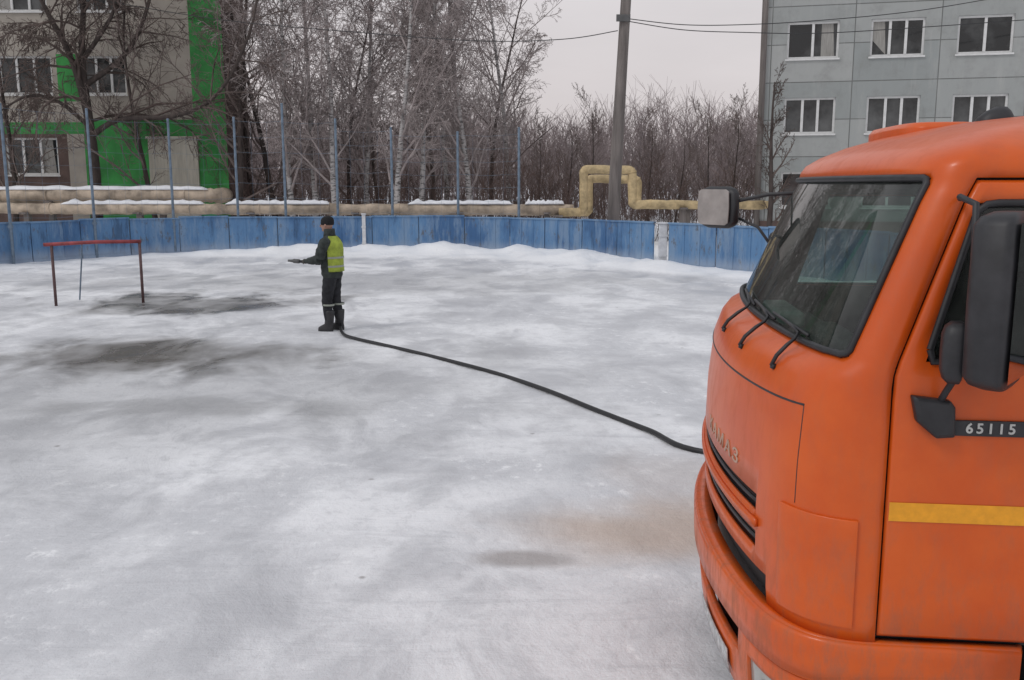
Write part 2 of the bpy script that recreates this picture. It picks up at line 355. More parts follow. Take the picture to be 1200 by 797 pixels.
# ---------------- goal
g0=gp(66,360); g1=gp(168,356); d=(g1-g0); ang=math.atan2(d.y,d.x); W=d.length
root=empty('goal',(g0.x,g0.y,.02),ang,'red metal hockey goal frame without a net on the ice at left','goal')
m=MB(); m.tube([(-.14,0,1.21),(W*.5,0,1.245),(W+.03,0,1.24)],.036,10); m.build('crossbar',M['red'],root,True)
for x in (0,W):
    m=MB(); m.tube([(x,0,-.02),(x,0,.6),(x,0,1.225)],.028,10); m.build('goal_post',M['rustdark'],root,True)
m=MB(); m.tube([(W*.34,.02,1.22),(W*.30,.40,.85),(W*.22,.85,.02)],.015,8); m.build('rear_brace',M['postmetal'],root,True)
# ---------------- heating pipes
def pipe(paths,r,label,mt,supports=(),snow=None,name='heating_pipe',lr=.3):
    o=paths[0][0]; root=empty(name,(o[0],o[1],0),0,label,'pipe','insulated heating pipes behind the boards')
    off=Vector((o[0],o[1],0))
    for path in paths:
        P=[Vector(p)-off for p in path]; Q=[P[0]]
        for a,b,c in zip(P[:-2],P[1:-1],P[2:]):
            l=min(lr,(b-a).length*.45,(c-b).length*.45); u=(a-b).normalized()*l; w=(c-b).normalized()*l
            for t in (0,.25,.5,.75,1): Q.append(b+u*(1-t)**2+w*t*t)
        Q.append(P[-1]); Z=[]
        for a,b in zip(Q[:-1],Q[1:]):
            n=max(1,int((b-a).length/.25))
            for k in range(n): Z.append(a+(b-a)*(k/n))
        Z.append(Q[-1]); rr=[r*(1+.22*wob(i*.9,0,1,r)) for i in range(len(Z))]
        Z=[z+Vector((0,0,.03*wob(i*.3,5,1,r))) for i,z in enumerate(Z)]
        m=MB(); m.tube(Z,rr,12); m.build('pipe_run',mt,root,True)
        for k in range(2,len(Z)-1,10):
            m=MB(); dd=(Z[k+1]-Z[k]).normalized()*.02; m.tube([Z[k]-dd,Z[k]+dd],r*1.12,12); m.build('clamp_band',mt,root,True)
    for s in supports:
        m=MB(); q=Vector(s)-off; m.box(q.x-.09,q.x+.09,q.y-.12,q.y+.12,0,q.z); m.box(q.x-.12,q.x+.12,q.y-.4,q.y+.4,q.z+.001,q.z+.06); m.build('support',M['pole'],root)
    if snow:
        for (a,b,wd) in snow:
            m=MB(); A=Vector(a)-off; B=Vector(b)-off; rings=[]; n=40
            for k in range(n+1):
                c=A+(B-A)*(k/n); hh=.14+.10*wob(k*.4,0,1,9); w=wd*(1+.25*wob(k*.5,3,1,4)); e=1 if 0<k<n else .1
                rings.append([(c.x,c.y+w*math.cos(t),c.z+hh*e*math.sin(t)) for t in [PI*j/8 for j in range(9)]])
            m.loft(rings,cap=True,closed=True); m.build('snow_cap',M['snow'],root,True)
    return root
Yp=34.6
a=atY(-120,229,Yp); b=atY(252,229,Yp)
pipe([[a,b,(b.x+.15,b.y+.9,b.z)]],.27,'upper beige insulated pipe ending above the left end of the boards, snow on top',M['insul'],[(atY(60,229,Yp).x,Yp,a.z-.27),(atY(190,229,Yp).x,Yp,a.z-.27)],snow=[((a.x+1,a.y,a.z+.20),(b.x-.2,b.y,b.z+.20),.22)])
a=atY(-120,244,Yp-.5); b=atY(672,246,Yp-.5); YL=Yp-.5
pipe([[a,b]],.20,'long beige insulated pipe running low above the blue boards to the yellow loop',M['insul'],[(atY(x,244,Yp).x,YL,a.z-.2) for x in (40,170,300,420,540,640)],snow=[((atY(x0_,244,Yp).x,YL,a.z+.14),(atY(x1_,244,Yp).x,YL,a.z+.14),.16) for x0_,x1_ in ((80,245),(270,390),(480,600),(615,660))])
def loop(Y,dx,r,lab,zoff=0):
    A=atY(655+dx,249,Y); B=atY(684+dx,249,Y); T=atY(684+dx,199+zoff,Y); T2=atY(741+dx,199+zoff,Y); D=atY(741+dx,240,Y); E=atY(800+dx,240,Y); G=atY(895+dx,240,Y)
    pipe([[A,B,T,T2,D,E,G]],r,lab,M['insuly'],[(E.x,Y,E.z-r),(A.x,Y,A.z-r)],lr=.14)
loop(33.6,0,.155,'front yellow insulated pipe rising in a square loop beside the pole')
loop(35.0,6,.155,'rear yellow insulated pipe rising in a square loop just behind the front one',11)
# ---------------- utility pole & wires
pb=atY(720,256,29.5)
root=empty('utility_pole',(pb.x-.05,29.5,0),0,'tall weathered utility pole rising past the yellow pipe loop','pole')
m=MB(); m.tube([(0,0,-.1),(.05,0,2.5),(.2,0,6),(.42,0,11)],[.20,.19,.165,.14],12); m.build('pole_shaft',M['pole'],root,True)
m=MB(); m.box(-.6,1.2,-.05,.05,8.9,9.0); m.build('crossarm',M['steel'],root)
for x in (-.45,1.0):
    m=MB(); m.tube([(x,0,9.001),(x,0,9.06),(x,0,9.10),(x,0,9.16)],[.03,.05,.05,.025],10); m.build('insulator',M['white'],root,True)
m=MB(); m.box(-.02,.40,-.22,-.17,7.2,7.4); m.build('bracket',M['steel'],root)
def wire(pts,lab,r=.014):
    P=[atY(*p) for p in pts]; Q=[]; n=len(P)
    for i in range(n-1):
        p0=P[max(i-1,0)];p1=P[i];p2=P[i+1];p3=P[min(i+2,n-1)]
        for k in range(8):
            t=k/8; Q.append(.5*((2*p1)+(-p0+p2)*t+(2*p0-5*p1+4*p2-p3)*t*t+(-p0+3*p1-3*p2+p3)*t**3))
    Q.append(P[-1]); m=MB(); m.tube(Q,r,5); tag(m.build('power_line',M['wire'],smooth=True),lab,'cable','overhead cables')
wire([(724,36,29.4),(660,46,30),(560,48,31),(420,38,32),(250,22,34),(60,-10,36)],'cable running left from the utility pole across the bare trees')
wire([(736,22,29.4),(800,29,29.6),(870,29,30),(960,24,30.5),(1080,12,31),(1220,-12,32)],'upper cable running right from the utility pole to the grey block')
wire([(736,25,29.3),(800,35,29.5),(870,38,29.8),(960,39,30.2),(1080,32,30.8),(1220,22,31.5)],'lower sagging cable running right from the utility pole to the grey block')
# ---------------- buildings
def facade(root,W_,z0,z1,ops,depth,mt,name='wall',regions=None,sidemat=None):
    xs=sorted(set([0,W_]+[o[0] for o in ops]+[o[1] for o in ops]+([r[k] for r in regions for k in (0,1)] if regions else [])))
    zs=sorted(set([z0,z1]+[o[2] for o in ops]+[o[3] for o in ops]+([r[k] for r in regions for k in (2,3)] if regions else [])))
    mats=[mt]+([r[4] for r in regions] if regions else [])+[sidemat or mt]; sm_=len(mats)-1
    m=MB()
    for a,b in zip(xs[:-1],xs[1:]):
        for c,d in zip(zs[:-1],zs[1:]):
            cx,cz=(a+b)/2,(c+d)/2
            if any(o[0]<cx<o[1] and o[2]<cz<o[3] for o in ops): continue
            mi=0
            if regions:
                for k,r in enumerate(regions):
                    if r[0]<cx<r[1] and r[2]<cz<r[3]: mi=k+1
            m.add([(a,0,c),(b,0,c),(b,0,d),(a,0,d)],[(0,1,2,3)],mi)
    for o in ops:
        a,b,c,d=o[:4]
        m.add([(a,0,c),(b,0,c),(b,.22,c),(a,.22,c)],[(0,1,2,3)]); m.add([(a,0,d),(b,0,d),(b,.22,d),(a,.22,d)],[(3,2,1,0)])
        m.add([(a,0,c),(a,0,d),(a,.22,d),(a,.22,c)],[(0,1,2,3)]); m.add([(b,0,c),(b,0,d),(b,.22,d),(b,.22,c)],[(3,2,1,0)])
    m.add([(0,0,z0),(0,depth,z0),(0,depth,z1),(0,0,z1)],[(3,2,1,0)],sm_); m.add([(W_,0,z0),(W_,depth,z0),(W_,depth,z1),(W_,0,z1)],[(0,1,2,3)],sm_)
    m.add([(0,depth,z0),(W_,depth,z0),(W_,depth,z1),(0,depth,z1)],[(3,2,1,0)],sm_)
    return m.build(name,mats,root)
def window(root,a,b,c,d,splits,rnd):
    w=.075; m=MB(); y0,y1=.08,.15
    m.box(a,b,y0,y1,c,c+w); m.box(a,b,y0,y1,d-w,d); m.box(a,a+w,y0,y1,c+w,d-w); m.box(b-w,b,y0,y1,c+w,d-w)
    for s in splits: x=a+(b-a)*s; m.box(x-w*.6,x+w*.6,y0-.008,y1,c+w,d-w)
    m.box(a-.04,b+.04,-.06,.078,c-.06,c-.002)
    f=m.build('window',M['frame'],root)
    m=MB(); m.add([(a,.14,c),(b,.14,c),(b,.14,d),(a,.14,d)],[(0,1,2,3)]); m.build('pane',M['pane'],f)
    if rnd.random()<.55:
        m=MB(); s0=rnd.choice([0,.62]); xx=a+(b-a)*s0
        m.add([(xx+w,.137,c+w+(.0 if rnd.random()<.5 else .5)),(xx+(b-a)*.3,.137,c+w),(xx+(b-a)*.26,.137,d-w),(xx+w,.137,d-w)],[(0,1,2,3)]); m.build('curtain',M['curtain'],f)
    return f
rnd=random.Random(5)
root=empty('apartment_block',(9.17,35,0),-R(14),'grey panel apartment block with rows of white framed windows at right','building')
ops=[]; WB=30
for r_ in range(5):
    for k in range(10):
        x=.68+2.81*k; z=1.56+2.62*r_; ops.append((x,x+1.77,z,z+1.27))
facade(root,WB,-.1,15.2,ops,12,M['panelgrey'])
for o in ops: window(root,*o,(.36,.66) if rnd.random()<.6 else (.5,),rnd)
m=MB(); m.box(-.2,WB+.2,-.25,12.2,15.2,15.5); m.build('roof',M['roofgrey'],root)
m=MB(); m.tube([(-.12,-.08,0),(-.12,-.08,15)],.11,8); m.build('downpipe',M['pole'],root,True)
m=MB(); m.box(-.01,WB,-.10,-.003,-.1,1.05); m.build('plinth',M['brownbase'],root)
xr=-11.3; Wl=26; root=empty('school_building',(xr-Wl,38,0),0,'cream and green rendered building behind the bare tree at far left','building')
def lx(px): return (px-600)/F*37.0-(xr-Wl)
ops=[]; rows=[(2.75,4.2),(5.87,7.33),(9.0,10.45)]
cols=[(-60,-8),(2,64),(-130,-78),(-200,-150),(-270,-220)]
for zz in rows:
    for c in cols: ops.append((lx(c[0]),lx(c[1]),zz[0],zz[1]))
for zz in rows[1:]: ops.append((lx(98),lx(150),zz[0],zz[1]))
ops=[o for o in ops if o[0]>0]
reg=[(lx(226),Wl,-.1,13,M['green']),(lx(96),Wl-.001,-.1,4.9,M['green']),(0,lx(96),4.35,4.8,M['green']),(lx(70),lx(96),5.6,7.4,M['green']),(0,lx(76),-.1,4.349,M['brownbase'])]
facade(root,Wl,-.1,13,ops,3.2,M['cream'],regions=reg,sidemat=M['brownbase'])
for o in ops: window(root,*o,(.33,.66),rnd)
m=MB(); m.box(-.2,Wl+.05,-.3,3.3,13,13.4); m.build('roof',M['roofgrey'],root)
m=MB(); m.box(lx(172),lx(230),-.12,-.003,-.1,4.15); m.box(lx(172)-.06,lx(230)+.06,-.2,-.003,4.151,4.25); bevel(m.build('entrance_panel',M['creamdoor'],root))
# ---------------- trees
def grow(rng,T,Cw,start,d,length,r,depth,maxd,P,path=None):
    nseg=(9,5,3,2,2)[min(depth,4)]; sides=(9,5,4,3,3)[min(depth,4)]
    pts=[start.copy()]; dd=d.normalized(); dirs=[dd.copy()]
    if path:
        pts=[Vector(p) for p in path]; nseg=len(pts)-1; dirs=[(pts[min(i+1,nseg)]-pts[max(i-1,0)]).normalized() for i in range(nseg+1)]; length=sum((b-a).length for a,b in zip(pts[:-1],pts[1:])); sides=8
    else:
        for i in range(nseg):
            w=P['wander']*(1 if depth else .35)
            dd=(dd+Vector((rng.gauss(0,w),rng.gauss(0,w),rng.gauss(0,w*.6)+ (P['up'] if depth<P.get('dd',3) else P['droop'])))).normalized()
            pts.append(pts[-1]+dd*(length/nseg)); dirs.append(dd.copy())
    tip=P['tip'] if depth else r*.18
    rad=[r+(max(tip,r*.3 if depth else tip)-r)*(i/nseg)**(.9) for i in range(nseg+1)]
    (T if (depth==0 or path) else Cw).tube(pts,rad,sides,cap=(depth==0))
    if depth>=maxd: return
    n=P['n'][depth]; n=max(1,int(n*rng.uniform(.8,1.2)))
    for k in range(n):
        t0=P['t0'] if depth==0 else .15
        t=min(t0+(1-t0)*(k+rng.random())/n,.98); f=t*nseg; i=int(f); p=pts[i].lerp(pts[i+1],f-i)
        base=dirs[i+1]; az=rng.uniform(0,2*PI); ang=R(rng.uniform(*P['ang'][min(depth,len(P['ang'])-1)]))
        ort=base.orthogonal().normalized(); ort=Matrix.Rotation(az,3,base)@ort
        nd=base*math.cos(ang)+ort*math.sin(ang)
        ll=length*P['ratio'][depth]*(1-.55*t)*rng.uniform(.7,1.25); rr=max(P['tip'],(rad[i]+(rad[i+1]-rad[i])*(f-i))*rng.uniform(.38,.6))
        if depth==0: rr=min(rr,P['bmax'])
        grow(rng,T,Cw,p,nd,ll,rr,depth+1,maxd,P)
def tree_proto(seed,kind):
    rng=random.Random(seed)
    if kind=='birch': P=dict(wander=.10,up=.10,droop=-.24,tip=.0072,n=[27,9,6,5],ang=[(25,50),(25,55),(25,60)],ratio=[.36,.5,.6,.7],t0=.16,bmax=.055); h=rng.uniform(12,14); r=.13
    elif kind=='lean': P=dict(wander=.16,up=.06,droop=.0,tip=.0075,n=[18,8,6,4],ang=[(30,60),(25,60),(25,60)],ratio=[.42,.5,.5,.55],t0=.14,bmax=.08); h=rng.uniform(10,12); r=.14
    elif kind=='dark': P=dict(wander=.14,up=.10,droop=.0,tip=.009,n=[20,8,6,4],ang=[(22,45),(25,60),(25,60)],ratio=[.30,.5,.5,.55],t0=.12,bmax=.09); h=9.5; r=.20
    else: P=dict(wander=.15,up=.10,droop=.03,tip=.008,n=[16,7,5,3],ang=[(22,45),(25,50),(25,60)],ratio=[.45,.5,.5,.5],t0=.06,bmax=.06); h=rng.uniform(6.5,8.5); r=.08
    T=MB(); Cw=MB(); grow(rng,T,Cw,Vector((0,0,-.1)),Vector((rng.uniform(-.05,.05),rng.uniform(-.05,.05),1)),h,r,0,4,P)
    tm,cm=(M['birch'],M['birchtwig']) if kind=='birch' else (M['bark'],M['darktwig'] if kind=='dark' else M['twig'])
    r_=bpy.data.objects.new('bare_tree' if kind!='birch' else 'birch_tree',None); COL.objects.link(r_)
    T.build('trunk',tm,r_,True); Cw.build('crown',cm,r_,True); return r_
protos={k:[tree_proto(s,k) for s in ss] for k,ss in dict(birch=(1,2,3),lean=(21,22,23),dark=(41,),small=(31,32,33)).items()}
usedp=set()
def place(kind,i,px,Y,lab,rz=0,sc=1.0,group=None,tilt=0):
    pr=protos[kind][i%len(protos[kind])]
    if pr.name in usedp:
        r=pr.copy(); COL.objects.link(r)
        for ch in pr.children:
            c=ch.copy(); COL.objects.link(c); c.parent=r
    else: r=pr; usedp.add(pr.name)
    r.location=(atY(px,240,Y).x,Y,0); r.rotation_euler=(0,R(tilt),rz); r.scale=(sc,sc,sc)
    tag(r,lab,'tree',group)
# big tree with its own limbs
YB=35.9; b0=atY(112,250,YB); off=Vector((b0.x,YB,0))
root=empty('bare_tree',(b0.x,YB,0),0,'thick dark bare tree with an arching limb before the cream and green building','tree')
rng=random.Random(11); T=MB(); Cw=MB()
PB_=dict(wander=.18,up=.0,droop=-.20,dd=1,tip=.0085,n=[10,12,8,6],ang=[(35,75),(30,70),(25,65)],ratio=[.4,.42,.5,.55],t0=.35,bmax=.07)
def W_(px,py,dy=0): return atY(px,py,YB+dy)-off
def sm(pts):
    Q=[];n=len(pts)
    for i in range(n-1):
        p0=pts[max(i-1,0)];p1=pts[i];p2=pts[i+1];p3=pts[min(i+2,n-1)]
        for k in range(4):
            t=k/4; Q.append(.5*((2*p1)+(-p0+p2)*t+(2*p0-5*p1+4*p2-p3)*t*t+(-p0+3*p1-3*p2+p3)*t**3))
    return Q+[pts[-1]]
grow(rng,T,Cw,Vector((0,0,0)),Vector((0,0,1)),1,.27,0,4,PB_,sm([Vector((0,0,-.1)),W_(111,200),W_(104,140),W_(96,70),W_(98,-10),W_(92,-80)]))
PB_['n'][1]=18
for pth,r in (([W_(104,140),W_(84,70,-.3),W_(48,0,-.6),W_(20,-60,-.8)],.15),
              ([W_(107,160),W_(140,140,-.4),W_(205,136,-.6),W_(255,110,-.8),W_(292,40,-1.0),W_(305,-30,-1)],.12),
              ([W_(100,100),W_(150,60,.2),W_(175,0,.3),W_(180,-60,.3)],.12),
              ([W_(106,150),W_(70,120,-.5),W_(35,112,-.7),W_(0,130,-.9)],.09),
              ([W_(97,70),W_(130,20,-.4),W_(150,-40,-.5)],.10)):
    grow(rng,T,Cw,Vector((0,0,0)),Vector((0,0,1)),1,r,1,4,PB_,sm(pth))
T.build('trunk',M['bark'],root,True); Cw.build('crown',M['darktwig'],root,True)
place('lean',0,18,36.6,'slimmer bare tree at the far left edge before the cream building',2.0,.9)
place('lean',2,186,36.9,'slender bare tree before the cream entrance panel of the left building',3.0,.85)
place('lean',1,278,36.2,'dark bare tree beside the green corner of the left building',1.0,1.0)
bir=[(345,36.6,2,'first'),(372,37,0,'second'),(396,36.0,1,'third'),(428,39,2,'fourth'),(461,36,0,'fifth'),(488,37.5,1,'sixth'),(522,41,2,'seventh'),(553,38,0,'eighth'),(600,43,1,'ninth')]
for k,(px,Y,i,nm) in enumerate(bir):
    place('birch',i,px,Y,'pale-trunked bare birch behind the boards, %s birch from the left'%nm,k*1.3,1.0+.05*math.sin(k*2),'birches behind the boards',tilt=(k%3-1)*1.5)
oth=[(300,40,0,'lean'),(325,39,2,'lean'),(410,43,2,'lean'),(445,45,0,'lean'),(505,46,1,'lean'),(575,47,2,'lean'),(632,44,0,'small'),(660,41,1,'small'),(690,46,2,'small'),(760,43,0,'small'),(790,40,1,'small'),(825,45,2,'small'),(858,41,0,'small'),(885,37,1,'small')]
ordn=['first','second','third','fourth','fifth','sixth','seventh','eighth','ninth','tenth','eleventh','twelfth','thirteenth','fourteenth','fifteenth']
for k,(px,Y,i,kd) in enumerate(oth):
    place(kd,i,px,Y,'dark-stemmed bare tree in the mixed row behind the pipes, %s from the left'%ordn[k],k*2.1,(.92 if kd=='lean' else .74)+.08*math.sin(k*1.7),'bare trees behind the pipes')
place('dark',0,903,33.0,'dark bare tree standing against the left corner of the grey block',.4,.62)
rng=random.Random(77)
def shoots(n,xr_,yr,hr,mt,name,side,r0=.02,twn=7):
    m=MB()
    for _ in range(n):
        px=rng.uniform(*xr_); Y=rng.uniform(*yr); b=Vector((atY(px,240,Y).x,Y,0)); h=rng.uniform(*hr)*(.75+.5*abs(wob(px*.02,Y*.1,1,2)))
        d=Vector((rng.gauss(0,.16),rng.gauss(0,.16),1)).normalized(); p1=b+d*h*.5; p2=p1+(d+Vector((rng.gauss(0,.15),rng.gauss(0,.15),0))).normalized()*h*.5
        m.tube([b,p1,p2],[r0,r0*.7,r0*.3],3,cap=False)
        for k in range(twn):
            t=rng.uniform(.2,.95); q=b.lerp(p1,t*2) if t<.5 else p1.lerp(p2,t*2-1)
            e=Vector((rng.gauss(0,.5),rng.gauss(0,.5),rng.uniform(.4,1.1))).normalized()*h*rng.uniform(.10,.25)
            q2=q+e; m.tube([q,q+e*.5+Vector((0,0,.02)),q2],[r0*.45,r0*.35,r0*.2],3,cap=False)
            for j in range(2):
                e2=(e.normalized()+Vector((rng.gauss(0,.5),rng.gauss(0,.5),rng.gauss(0,.3)))).normalized()*h*.1; m.tube([q+e*rng.uniform(.3,.9),q+e+e2],[r0*.3,r0*.18],3,cap=False)
    return tag(m.build(name,mt),side[0],side[1],kind='stuff')
shoots(900,(262,910),(37,44),(1.6,4.2),M['shrub'],'thicket',('tangled brown bare shrub thicket behind the heating pipes','shrubs'),.013,9)
shoots(900,(250,920),(62,84),(6.0,9.4),M['fartwig'],'distant_wood',('far grey-brown leafless wood behind the yellow pipe loop','wood'),.034,13)
shoots(420,(250,920),(86,104),(7,10.5),M['fartwig'],'distant_wood',('farthest hazy leafless wood showing through gaps in the nearer wood','wood'),.06,12)
# ---------------- truck
a_=math.atan(.11); C0=Vector((1.21,3.0,0)); Wv=Vector((math.sin(a_),math.cos(a_),0)); HW=1.22
TO=C0+Wv*HW
truck=empty('tanker_truck',(TO.x,TO.y,0),PI-a_,'orange flat-nosed truck with a yellow door stripe parked at right','truck')
rings=[(.85,.405,0,0,-1.75),(.92,.415,0,0,-1.75),(1.2,.425,0,0,-1.75),(1.45,.418,0,0,-1.75),(1.66,.395,0,0,-1.75),(1.74,.362,0,.002,-1.75),(1.78,.324,-.004,.006,-1.75),(1.805,.262,-.01,.010,-1.75),(1.83,.245,-.018,.013,-1.75),
 (2.34,.01,-.205,.078,-1.72),(2.42,-.028,-.245,.09,-1.71),(2.455,-.038,-.25,.09,-1.70),(2.49,-.06,-.275,.105,-1.69),(2.53,-.12,-.34,.155,-1.66),(2.575,-.225,-.44,.245,-1.62),(2.615,-.36,-.58,.37,-1.56),(2.645,-.52,-.74,.52,-1.48),(2.665,-.70,-.88,.68,-1.4),(2.675,-.95,-1.05,.88,-1.3)]
ZT=2.675; ZW=1.83
def rg(z):
    if z<=rings[0][0]: return rings[0][1:]
    for a,b in zip(rings[:-1],rings[1:]):
        if a[0]<=z<=b[0]:
            t=(z-a[0])/(b[0]-a[0]); return tuple(a[k]+(b[k]-a[k])*t for k in range(1,5))
    return rings[-1][1:]
def Q_(t): return (1-.45*t*t)*max(0,1-abs(t)**14)**.5
def fr0(t,z):
    sc,e,ins,sb=rg(z); return Vector((e+(sc-e)*Q_(t), t*(HW-ins), z))
def fr(t,z,off=0):
    p=fr0(t,z)
    if off:
        e=.004; t1=max(-1,min(1,t-e)); t2=max(-1,min(1,t+e)); dt=fr0(t2,z)-fr0(t1,z); dz=fr0(t,min(z+e,ZT))-fr0(t,max(z-e,.85))
        p=p+dt.cross(dz).normalized()*off
    return p
def sd(s,z,sgn=1,off=0):
    ins=rg(z)[2]; return Vector((s,sgn*(HW-ins+off),z))
ts=sorted(set([round(math.sin(PI/2*k/28),4) for k in range(-28,29)]+[-.95,.95,-.70,.70,.78,-.78]))
SL=((1.035,1.10),(1.18,1.245))
zs=sorted(set([r[0] for r in rings]+[.965,SL[0][0],SL[0][1],SL[1][0],SL[1][1],1.35,1.55,1.95,2.06,2.15,2.25,2.38]))
def e_(z): return rg(z)[1]
def wc_(z): return e_(z)-(.115-.035*max(0,min(1,(z-ZW)/.5)))
def scols(z): 
    e=e_(z); sb=rg(z)[3]; return [e,e-.03,wc_(z),min(-.5,e-.16),-.88 if e>-.65 else e-.25,-.97 if e>-.65 else e-.3,(-.97+sb)/2 if e>-.65 else (e-.3+sb)/2,sb]
def shell(off,mt,name,lining=False):
    rows=[]
    for z in zs:
        sc=scols(z); ring=[('f',t,fr(t,z)) for t in ts]
        ring+=[('n',k,sd(s,z,1)) for k,s in enumerate(sc) if k>0]
        sb=sc[-1]; hw=HW-rg(z)[2]
        ring+=[('b',k,Vector((sb,hw*(1-2*k/6),z))) for k in range(1,6)]
        ring+=[('o',k,sd(sc[k],z,-1)) for k in range(len(sc)-1,0,-1)]
        rows.append(ring)
    n=len(rows[0]); m=MB(); vs=[]
    for ring in rows:
        for _,_,p in ring:
            q=p.copy()
            if off:
                q.x=-.75+(q.x+.75)*(1+off/.95); q.y*=1+off/HW
                if p.z>2.4: q.z=p.z+off
            vs.append(q)
    fs=[]
    ci=lambda R_: 0 if R_[0]=='f' else R_[1]
    for i in range(len(rows)-1):
        zc=(zs[i]+zs[i+1])/2
        for j in range(n):
            k=(j+1)%n; A=rows[i][j]; B=rows[i][k]; skip=False
            if A[0]=='f' and B[0]=='f':
                tc=(A[1]+B[1])/2
                if abs(tc)<.95 and ZW<zc<2.42: skip=True
                if not lining:
                    if abs(tc)<.70 and any(a<zc<b for a,b in SL): skip=True
                    if zc<.965 and abs(tc)<.78: skip=True
            for nm in ('n','o'):
                if (A[0]==nm or B[0]==nm) and 'b' not in (A[0],B[0]):
                    c=(ci(A)+ci(B))/2
                    if ZW<zc<2.34 and 2<c<4: skip=True
                    if not lining and zc<2.42 and 1<c<5: skip=True
            if not skip: fs.append((i*n+j,i*n+k,(i+1)*n+k,(i+1)*n+j))
    fs.append(tuple((len(rows)-1)*n+j for j in range(n)))
    if lining: fs.append(tuple(range(n-1,-1,-1)))
    m.add(vs,fs); return fixn(m.build(name,mt,truck,True))
cab=shell(0,M['orange'],'cab'); so=cab.modifiers.new('s','SOLIDIFY'); so.thickness=.012; so.offset=-1
shell(-.04,M['liner'],'cab_lining',True)
def patch(tl,zl,off,name,mt,parent,thick=0,fn=None,smooth=True):
    fn=fn or fr; m=MB(); vs=[fn(t,z,off) for z in zl for t in tl]; n=len(tl)
    m.add(vs,[(i*n+j,i*n+j+1,(i+1)*n+j+1,(i+1)*n+j) for i in range(len(zl)-1) for j in range(n-1)])
    o=fixn(m.build(name,mt,parent,smooth))
    if thick: s=o.modifiers.new('s','SOLIDIFY'); s.thickness=thick; s.offset=0
    return o
def lin(a,b,n): return [a+(b-a)*k/n for k in range(n+1)]
ws=patch(lin(-.95,.95,40),lin(ZW,2.42,10),-.008,'windscreen',M['glass'],truck)
def framepath(t1,z0,z1,rt=.05,rz=.05,off=.004,n=24):
    P=[(-t1+rt+(2*t1-2*rt)*k/n,z0) for k in range(n+1)]+[(t1-.3*rt,z0+.3*rz)]
    P+=[(t1,z0+rz+(z1-z0-2*rz)*k/8) for k in range(9)]+[(t1-.3*rt,z1-.3*rz)]
    P+=[(t1-rt-(2*t1-2*rt)*k/n,z1) for k in range(n+1)]+[(-t1+.3*rt,z1-.3*rz)]
    P+=[(-t1,z1-rz-(z1-z0-2*rz)*k/8) for k in range(9)]+[(-t1+.3*rt,z0+.3*rz),P[0]]
    return [fr(t,z,off) for t,z in P]
m=MB(); m.tube(framepath(.948,ZW+.002,2.418,.02,.02),.013,6,cap=False); m.build('seal',M['black'],ws,True)
patch(lin(-.80,.80,30),lin(.99,1.285,4),-.030,'grille_backing',M['black'],truck,.004)  # added black backing sheet, stops bright snow showing through the grille slots
m=MB(); m.tube([fr(t,1.655-.02*(1-t*t),.0) for t in lin(-.90,.90,40)],.0040,5); m.build('panel_seam',M['black'],truck,True)
for sg in (1,-1):
    m=MB(); m.tube([fr(sg*.90,z,-.001) for z in lin(1.655,1.30,8)],.0024,4); m.build('panel_seam',M['black'],truck,True)
patch(lin(-.72,.72,30),[1.125,1.155],.008,'grille_bar',M['orange'],truck,.016)
for z0_,z1_ in SL:
    z=z0_+(z1_-z0_)*.5
    patch(lin(-.69,.69,24),[z-.007,z+.007],-.012,'grille_fin',M['black'],truck,.01)
for sg in (1,-1):
    tl=[sg*x for x in (.85,.87,.89,.91,.93,.945,.96,.975,.985,.993,.997)]
    bevel(patch(tl,[.90,.93,1.1,1.25,1.285],.004,'corner_panel',M['orange'],truck,.016),.004,2)
def text_mesh(txt,size,mt,fn,parent,name,bold=.0,spacing=1.0,ext=.003):
    cu=bpy.data.curves.new('t','FONT'); cu.body=txt; cu.size=size; cu.align_x='CENTER'; cu.align_y='CENTER'; cu.extrude=ext; cu.offset=bold; cu.space_character=spacing; cu.resolution_u=3
    o=bpy.data.objects.new('t',cu); COL.objects.link(o); dg=bpy.context.evaluated_depsgraph_get(); me=bpy.data.meshes.new_from_object(o.evaluated_get(dg)); bpy.data.objects.remove(o)
    for v in me.vertices: v.co=fn(v.co)
    me.materials.clear(); me.materials.append(mt); me.name=name
    ob=bpy.data.objects.new(name,me); COL.objects.link(ob); ob.parent=parent; return ob
text_mesh('КАМАЗ',.078,M['chrome'],lambda c: fr(.27+c.x*1.9/HW,1.315+c.y,.002+c.z),truck,'emblem_lettering',.0008,1.3,.002)
# bumper
bprof=[(.30,.86,.05),(.36,.92,.015),(.44,.98,.0),(.60,1.02,0),(.672,1.02,0),(.69,1.08,-.018),(.835,1.09,-.020),(.852,1.06,-.012),(.856,.90,.03)]
def bfr(t,z,off=0):
    for a,b in zip(bprof[:-1],bprof[1:]):
        if a[0]<=z<=b[0]: u=(z-a[0])/(b[0]-a[0]); k=a[1]+(b[1]-a[1])*u; ins=a[2]+(b[2]-a[2])*u; break
    return Vector(((.43*Q_(t))*k+off*(1 if abs(t)<.9 else .3), t*(HW-ins)+off*t, z))
m=MB(); zz=[.30,.33,.36,.40,.44,.50,.56,.60,.62,.65,.672,.69,.75,.80,.835,.852,.856]; bt=ts
vs=[];fs=[]; BS=(-.52,-.50,-.2)
for z in zz:
    row=[bfr(t,z) for t in bt]; hw=row[-1].y
    vs+=[Vector((s,-hw+(0 if i else .04),z)) for i,s in enumerate(BS)]+row+[Vector((s,hw-(0 if s>-.51 else .04),z)) for s in BS[::-1]]
n=len(bt)+6
